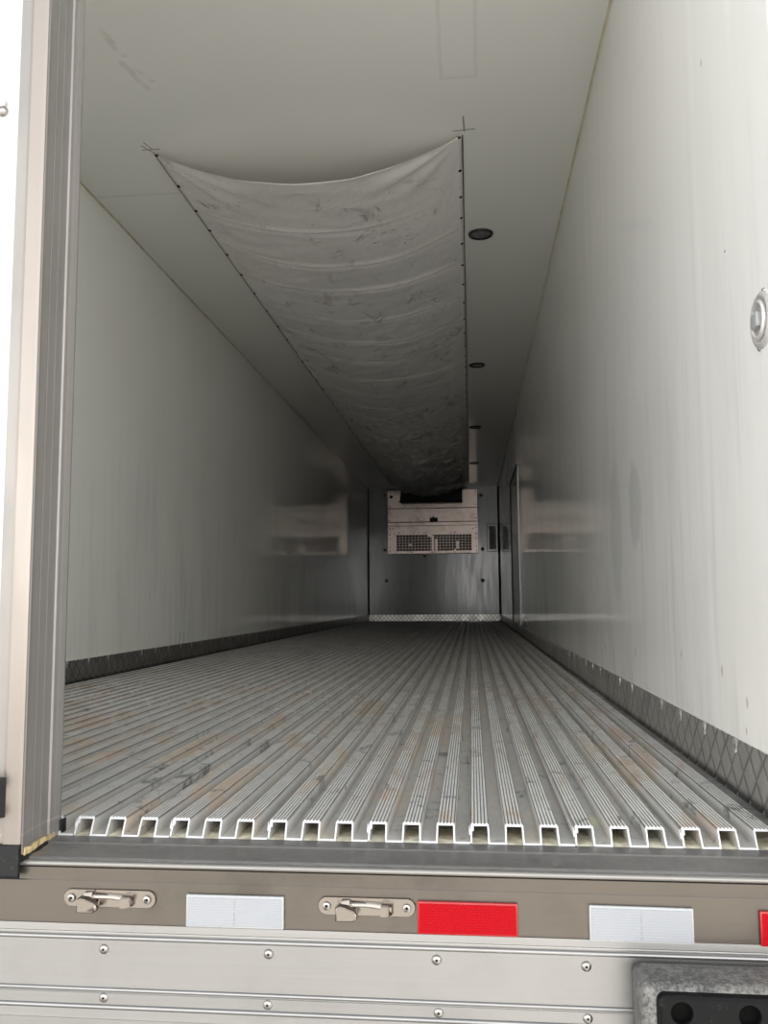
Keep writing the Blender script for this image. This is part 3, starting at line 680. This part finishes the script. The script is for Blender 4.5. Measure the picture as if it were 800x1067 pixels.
# ------------------------------------------------------------------ recessed lashing ring on the right wall
M['pan'] = mat('bright_pan_steel', (0.75, 0.74, 0.73), 0.35, 0.55, fn=lambda: {'Roughness': tex((1, 1, 1), 40, 3).step(0.3, 0.7, 0.3, 0.42)})
lr = empty('lashing_ring', (W, 0.004, 0.890)); tag(lr, 'round recessed steel lashing ring on the right wall at the picture edge', 'lashing ring')
bm = NB(); lathe(bm, (0, 0, 0), (-1, 0, 0), [(0.0520, 0.0002), (0.0520, 0.0020), (0.0490, 0.0055), (0.0430, 0.0068), (0.0400, 0.0045), (0.0385, 0.0010), (0.0300, 0.0004), (0, 0.0004)], 48); obj('pan', bm, M['pan'], lr, True, 40)
for a in (0.15, 1.9, 3.4, 5.1):
    bm = NB(); lathe(bm, (0, 0.0520*math.cos(a), 0.0520*math.sin(a)), (-1, 0, 0), [(0.0042, 0), (0.0042, 0.002), (0.0025, 0.0040), (0, 0.0042)], 14); obj('screw', bm, M['screw'], lr, True)
bm = NB(); N_, K_ = 40, 10; RR, rr_ = 0.0315, 0.0042
vs = [[bm.verts.new((-0.008 - rr_*math.sin(2*math.pi*j/K_), (RR + rr_*math.cos(2*math.pi*j/K_))*math.cos(2*math.pi*i/N_), (RR + rr_*math.cos(2*math.pi*j/K_))*math.sin(2*math.pi*i/N_))) for j in range(K_)] for i in range(N_)]
for i in range(N_):
    for j in range(K_): bm.faces.new((vs[i][j], vs[(i+1) % N_][j], vs[(i+1) % N_][(j+1) % K_], vs[i][(j+1) % K_]))
obj('ring', bm, M['pan'], lr, True)
bm = NB(); box(bm, (-0.0150, -0.012, -0.014), (-0.0005, 0.020, 0.014), 0, 0.003, 3); b_ = obj('ring_block', bm, M['refl_we'], lr, True, 40)

# ------------------------------------------------------------------ ceiling lamps
def lamp_mesh():
    bm = NB(); lathe(bm, (0, 0, 0), (0, 0, -1), [(0.0720, 0.0005), (0.0720, 0.006), (0.0690, 0.0115), (0.0600, 0.0125), (0.0570, 0.0100), (0.0565, 0.0050)], 40)
    return bm
t0 = empty('ceiling_lamp', (0.789, 3.285, H)); ring0 = obj('bezel', lamp_mesh(), M['lampring'], t0, True, 40)
bm = NB(); lathe(bm, (0, 0, 0), (0, 0, -1), [(0.0570, 0.0045), (0.0480, 0.0075), (0.0300, 0.0085), (0, 0.0090)], 40); lens0 = obj('lens', bm, M['lens'], t0, True)
tag(t0, 'unlit round ceiling lamp nearest the rear opening', 'lamp', 'round lamps in the ceiling')
for x, y, lab in ((0.786, 6.12, 'second unlit round ceiling lamp, midway along the box'), (0.782, 8.97, 'third unlit round ceiling lamp, small and far'), (0.782, 11.8, 'farthest unlit round ceiling lamp beside the duct\'s end')):
    t = t0.copy(); COL.objects.link(t); t.location = (x, y, H); t['label'] = lab
    for ch in (ring0, lens0):
        c = ch.copy(); COL.objects.link(c); c.parent = t

# ------------------------------------------------------------------ fabric air duct
duct = empty('air_duct', (-0.03, 2.19, H)); tag(duct, 'long dirty white fabric air duct sagging from the ceiling', 'air duct')
XL, XR, Y0, Y1 = -0.755, 0.692, 2.19, 14.12
NU, NV = 72, 760
folds = []
yy = 2.75
while yy < 14.0:
    folds.append((yy, random.uniform(0.5, 1.0), random.uniform(-0.15, 0.25), random.uniform(0.25, 1.0), random.uniform(-0.5, 0.5)))
    yy += random.uniform(0.34, 0.62) if yy < 8 else random.uniform(0.18, 0.34)
bm = NB(); V = []
for j in range(NV+1):
    t = j/NV; y0 = Y0 + (Y1-Y0)*t; row = []
    S_ = 0.190 + 0.010*math.sin(y0*1.3) - 0.010*min(1, (y0-Y0)/3)
    if y0 > 12.8: S_ += (y0-12.8)*0.035
    fr = 1 + 1.6*max(0, min(1, (y0-7.5)/4))
    for i in range(NU+1):
        u = -1 + 2*i/NU; x = (XL+XR)/2 + (XR-XL)/2*u
        edge = (1-u*u)
        z = H - 0.003 - S_*edge**0.95
        # sheet pulled tight at the rear edge; folds curve with the sag
        w = 0.0
        for fy, amp, cv, wid, uc in folds:
            d = y0 - fy - cv*edge*0.35 - 0.05*noise.noise(Vector((u*2, fy, 0)))
            if abs(d) < 0.12:
                env = math.exp(-((u-uc)/(0.45+0.6*wid))**2)
                w += -amp*0.019*fr*env*math.exp(-(d/0.016)**2) + amp*0.013*fr*env*math.exp(-((d-0.035)/0.025)**2)
        w += 0.010*fr*noise.noise(Vector((x*2.2, y0*1.8, 3.0))) + 0.0045*fr*noise.noise(Vector((x*7, y0*9, 1.0)))
        if y0 > 6.5:
            c = abs(noise.noise(Vector((x*4 + 2, y0*11, 9.0))))
            c2 = abs(noise.noise(Vector((x*9 + 5, y0*7 + x*3, 4.0))))
            c3 = abs(noise.noise(Vector((x*3 + y0*0.8, y0*3.2 - x*1.2, 7.0))))
            w += min(1, (y0-6.5)/3.0)*(0.060*(0.18 - c) + 0.045*(0.18 - c2)) + max(0, min(1, (y0-8.5)/3.0))*0.24*(0.16 - c3)*edge*max(0.15, min(1, (Y1-y0)/0.8))
        # radiating tension folds from the two rear corners
        for cx, sg in ((XL, 1), (XR, -1)):
            dxx = (x-cx)*sg; dyy = y0 - Y0
            rr = math.hypot(dxx, dyy)
            if 0.02 < rr < 0.75:
                an = math.atan2(dyy, dxx)
                w += 0.010*math.sin(an*13)*math.exp(-((rr-0.25)/0.22)**2)
        lock = min(1, (1-abs(u))*7)
        row.append(bm.verts.new((x, y0 + 0.0*u, min(z + w*lock, H-0.003))))
    V.append(row)
for j in range(NV):
    for i in range(NU): bm.faces.new((V[j][i], V[j][i+1], V[j+1][i+1], V[j+1][i]))
sheet = obj('fabric_sheet', rel(bm, duct), M['fabric'], duct, True)
sol = sheet.modifiers.new('thickness', 'SOLIDIFY'); sol.thickness = 0.0015; sol.offset = 0
# dark battens under which the two long hems are screwed up
for x in (XL-0.003, XR+0.003):
    bm = NB(); yy = Y0; pts = []
    prism_y(bm, [(x-0.0030, H-0.0005), (x+0.0030, H-0.0005), (x+0.0026, H-0.0045), (x-0.0026, H-0.0045)], Y0+0.01, Y1); obj('hem_batten', rel(bm, duct), M['hem'] if x > 0 else M['evap'], duct)
ys = [2.20, 2.51, 2.79, 3.04, 3.39, 3.72, 4.06, 4.42]
while ys[-1] < 13.9: ys.append(ys[-1] + random.uniform(0.29, 0.37))
for sx, x in ((1, XL+0.012), (-1, XR-0.014)):
    for y in ys:
        bm = NB(); lathe(bm, (x, y, H-0.0085), (0, 0, -1), [(0.0095, 0), (0.0095, 0.004), (0.007, 0.0065), (0, 0.007)], 12); obj('screw', rel(bm, duct), M['black'], duct, True)

# ------------------------------------------------------------------ evaporator (cooling unit) on the bulkhead
FY = L - 0.10
ev = empty('cooling_unit', (0, L, 1.25)); tag(ev, 'brushed steel cooling unit with wire grille high on the far bulkhead', 'cooling unit')
bx = lambda name, a, b, m, par=None, bev=0.0: obj(name, rel((lambda k: (box(k, a, b, 0, bev, 1), k)[1])(NB()), ev), m, par or ev)
hsg = NB(); box(hsg, (-0.850, FY+0.03, 1.250), (0.845, L-0.001, 2.448)); obj('housing', rel(hsg, ev), M['gap'], ev)
bx('top_panel', (-0.846, FY+0.012, 2.106), (0.841, FY+0.0298, 2.444), M['evap'], bev=0.003)
bx('middle_panel', (-0.846, FY+0.008, 1.846), (0.841, FY+0.0298, 2.094), M['evap'], bev=0.003)
bx('lower_lip', (-0.846, FY+0.000, 1.775), (0.841, FY+0.0298, 1.834), M['evap'], bev=0.003)
# lower panel with two grille openings: four borders and a mullion
GX0, GX1, GZ0, GZ1 = -0.687, 0.720, 1.296, 1.602
lp = NB()
box(lp, (-0.846, FY+0.005, GZ1), (0.841, FY+0.0298, 1.768)); box(lp, (-0.846, FY+0.005, 1.252), (0.841, FY+0.0298, GZ0))
box(lp, (-0.846, FY+0.005, GZ0), (GX0, FY+0.0298, GZ1)); box(lp, (GX1, FY+0.005, GZ0), (0.841, FY+0.0298, GZ1)); box(lp, (-0.095, FY+0.005, 1.565), (-0.020, FY+0.0298, GZ1))
lpo = obj('lower_panel', rel(lp, ev), M['evap'], ev)
bx('coil', (GX0-0.02, FY+0.0262, GZ0-0.01), (GX1+0.02, FY+0.0299, GZ1+0.01), M['evapbk'])
g = NB(); nx = 24; nz = 6
for i in range(nx+1):
    x = GX0 + (GX1-GX0)*i/nx; box(g, (x-0.003, FY+0.013, GZ0), (x+0.003, FY+0.019, GZ1))
for i in range(nz+1):
    z = GZ0 + (GZ1-GZ0)*i/nz; box(g, (GX0, FY+0.010, z-0.003), (GX1, FY+0.0165, z+0.003))
obj('wire_grille', rel(g, ev), M['evap'], ev)
bx('bracket', (-0.024, FY-0.006, 1.285), (0.014, FY+0.009, 1.585), M['evap'], bev=0.002)
bx('bracket', (0.040, FY+0.018, 1.300), (0.085, FY+0.022, 1.52), M['evap'])
bx('bracket', (0.436, FY-0.002, 1.330), (0.484, FY+0.009, 1.475), M['evap'], bev=0.002)
bx('bracket', (0.395, FY-0.002, 1.280), (0.430, FY+0.009, 1.330), M['evap'], bev=0.002)
bx('clip', (-0.46, FY+0.0195, 1.39), (-0.40, FY+0.024, 1.435), M['evap'])
bx('latch', (-0.056, FY-0.004, 1.842), (0.092, FY+0.0085, 1.920), M['gap'])
bm = NB(); prism_y(bm, [(-0.010, 1.920), (0.028, 1.920), (0.009, 1.962)], FY-0.004, FY+0.0079); obj('latch_tip', rel(bm, ev), M['gap'], ev)
for x, z in [(-0.80, 2.40), (0.80, 2.40), (-0.81, 2.14), (0.80, 2.16), (-0.81, 1.88), (0.80, 1.90)] + [(sx*0.805, z) for sx in (-1, 1) for z in (1.725, 1.61, 1.525, 1.375, 1.29)] + [(-0.75, 1.72), (0.745, 1.705), (-0.63, 1.64), (-0.36, 1.64), (-0.27, 1.64), (0.41, 1.64), (-0.40, 1.272), (-0.02, 1.272), (0.40, 1.272), (-0.52, 2.15)]:
    bm = NB(); cyl(bm, (x, FY+0.012, z), (0, -1, 0), 0.011, 0.010, 10); obj('screw', rel(bm, ev), M['black'], ev)
bm = NB(); cyl(bm, (-0.778, FY+0.013, 2.325), (0, -1, 0), 0.030, 0.005, 16); obj('port', rel(bm, ev), M['black'], ev)
for x in (-0.40, -0.37, -0.33, -0.29, -0.23, -0.20, -0.15, -0.11, -0.08, -0.05, 0.0, 0.06, 0.10, 0.13):
    bm = NB(); cyl(bm, (x, FY+0.0125, 2.155), (0, -1, 0), 0.009, 0.004, 8); obj('rivet', rel(bm, ev), M['refl_we'], ev)
# duct collar: black mouth between the fabric and the unit
bm = NB()
ca = [(-0.545, 2.50), (-0.585, 2.185), (0.555, 2.185), (0.560, 2.50)]
yc0, yc1 = 14.02, FY+0.010
a = [bm.verts.new((x, yc0+0.14, z)) for x, z in ca]; b = [bm.verts.new((x*1.0, yc1, z)) for x, z in ca]
for i in range(4): bm.faces.new((a[i], a[(i+1) % 4], b[(i+1) % 4], b[i]))
bm.faces.new(a); bm.faces.new(b[::-1])
obj('duct_collar', rel(bm, ev), M['rubber'], ev)['label'] = 'black rubber duct collar under the fabric end'
bm = NB(); prism_x(bm, [(yc0+0.125, 2.196), (yc0+0.125, 2.180), (yc0+0.17, 2.176), (yc0+0.17, 2.192)], -0.60, 0.57); obj('collar_rim', rel(bm, ev), M['black'], ev)

# bolt caps and plate on the bulkhead
for x, z, lab in ((-0.905, 2.37, 'ochre bolt cap left of the cooling unit\'s top corner'), (-0.915, 1.33, 'ochre bolt cap left of the cooling unit\'s bottom corner'), (-0.885, 0.75, 'ochre bolt cap low on the bulkhead, left side'),
                  (0.908, 2.338, 'ochre bolt cap right of the cooling unit\'s top corner'), (0.922, 1.326, 'ochre bolt cap right of the cooling unit\'s bottom corner'), (0.915, 0.738, 'ochre bolt cap low on the bulkhead, right side'), (-0.17, 1.205, 'ochre bolt cap just below the wire grille')):
    t = empty('bolt_cap', (x, L, z)); tag(t, lab, 'bolt cap', 'bolt caps on the far bulkhead')
    bm = NB(); lathe(bm, (0, 0, 0), (0, -1, 0), [(0.036, 0.0005), (0.036, 0.006), (0.028, 0.012), (0, 0.014)], 16); obj('cap', bm, M['ochre'], t, True, 40)
    bm = NB(); cyl(bm, (0, -0.013, 0), (0, -1, 0), 0.012, 0.008, 6); obj('bolt_head', bm, M['black'], t)
pl = empty('access_plate', (1.11, L, 1.27)); tag(pl, 'narrow tan access plate on the bulkhead right of the cooling unit', 'access plate')
bm = NB(); box(bm, (-0.105, -0.012, 0.0), (0.105, -0.0005, 0.53)); obj('frame', bm, M['gap'], pl)
bm = NB(); box(bm, (-0.092, -0.014, 0.012), (0.092, -0.0121, 0.518)); obj('border', bm, M['wall_b'], pl)
bm = NB(); box(bm, (-0.066, -0.018, 0.045), (0.066, -0.0141, 0.485), 0, 0.001, 1); obj('panel', bm, M['tanpl'], pl)

# ------------------------------------------------------------------ yard outside
bm = NB(); box(bm, (-60, -80, -1.55), (60, 40, -1.40)); struct(obj('ground', bm, M['ground']), 'pale concrete yard around the trailer', 'ground')
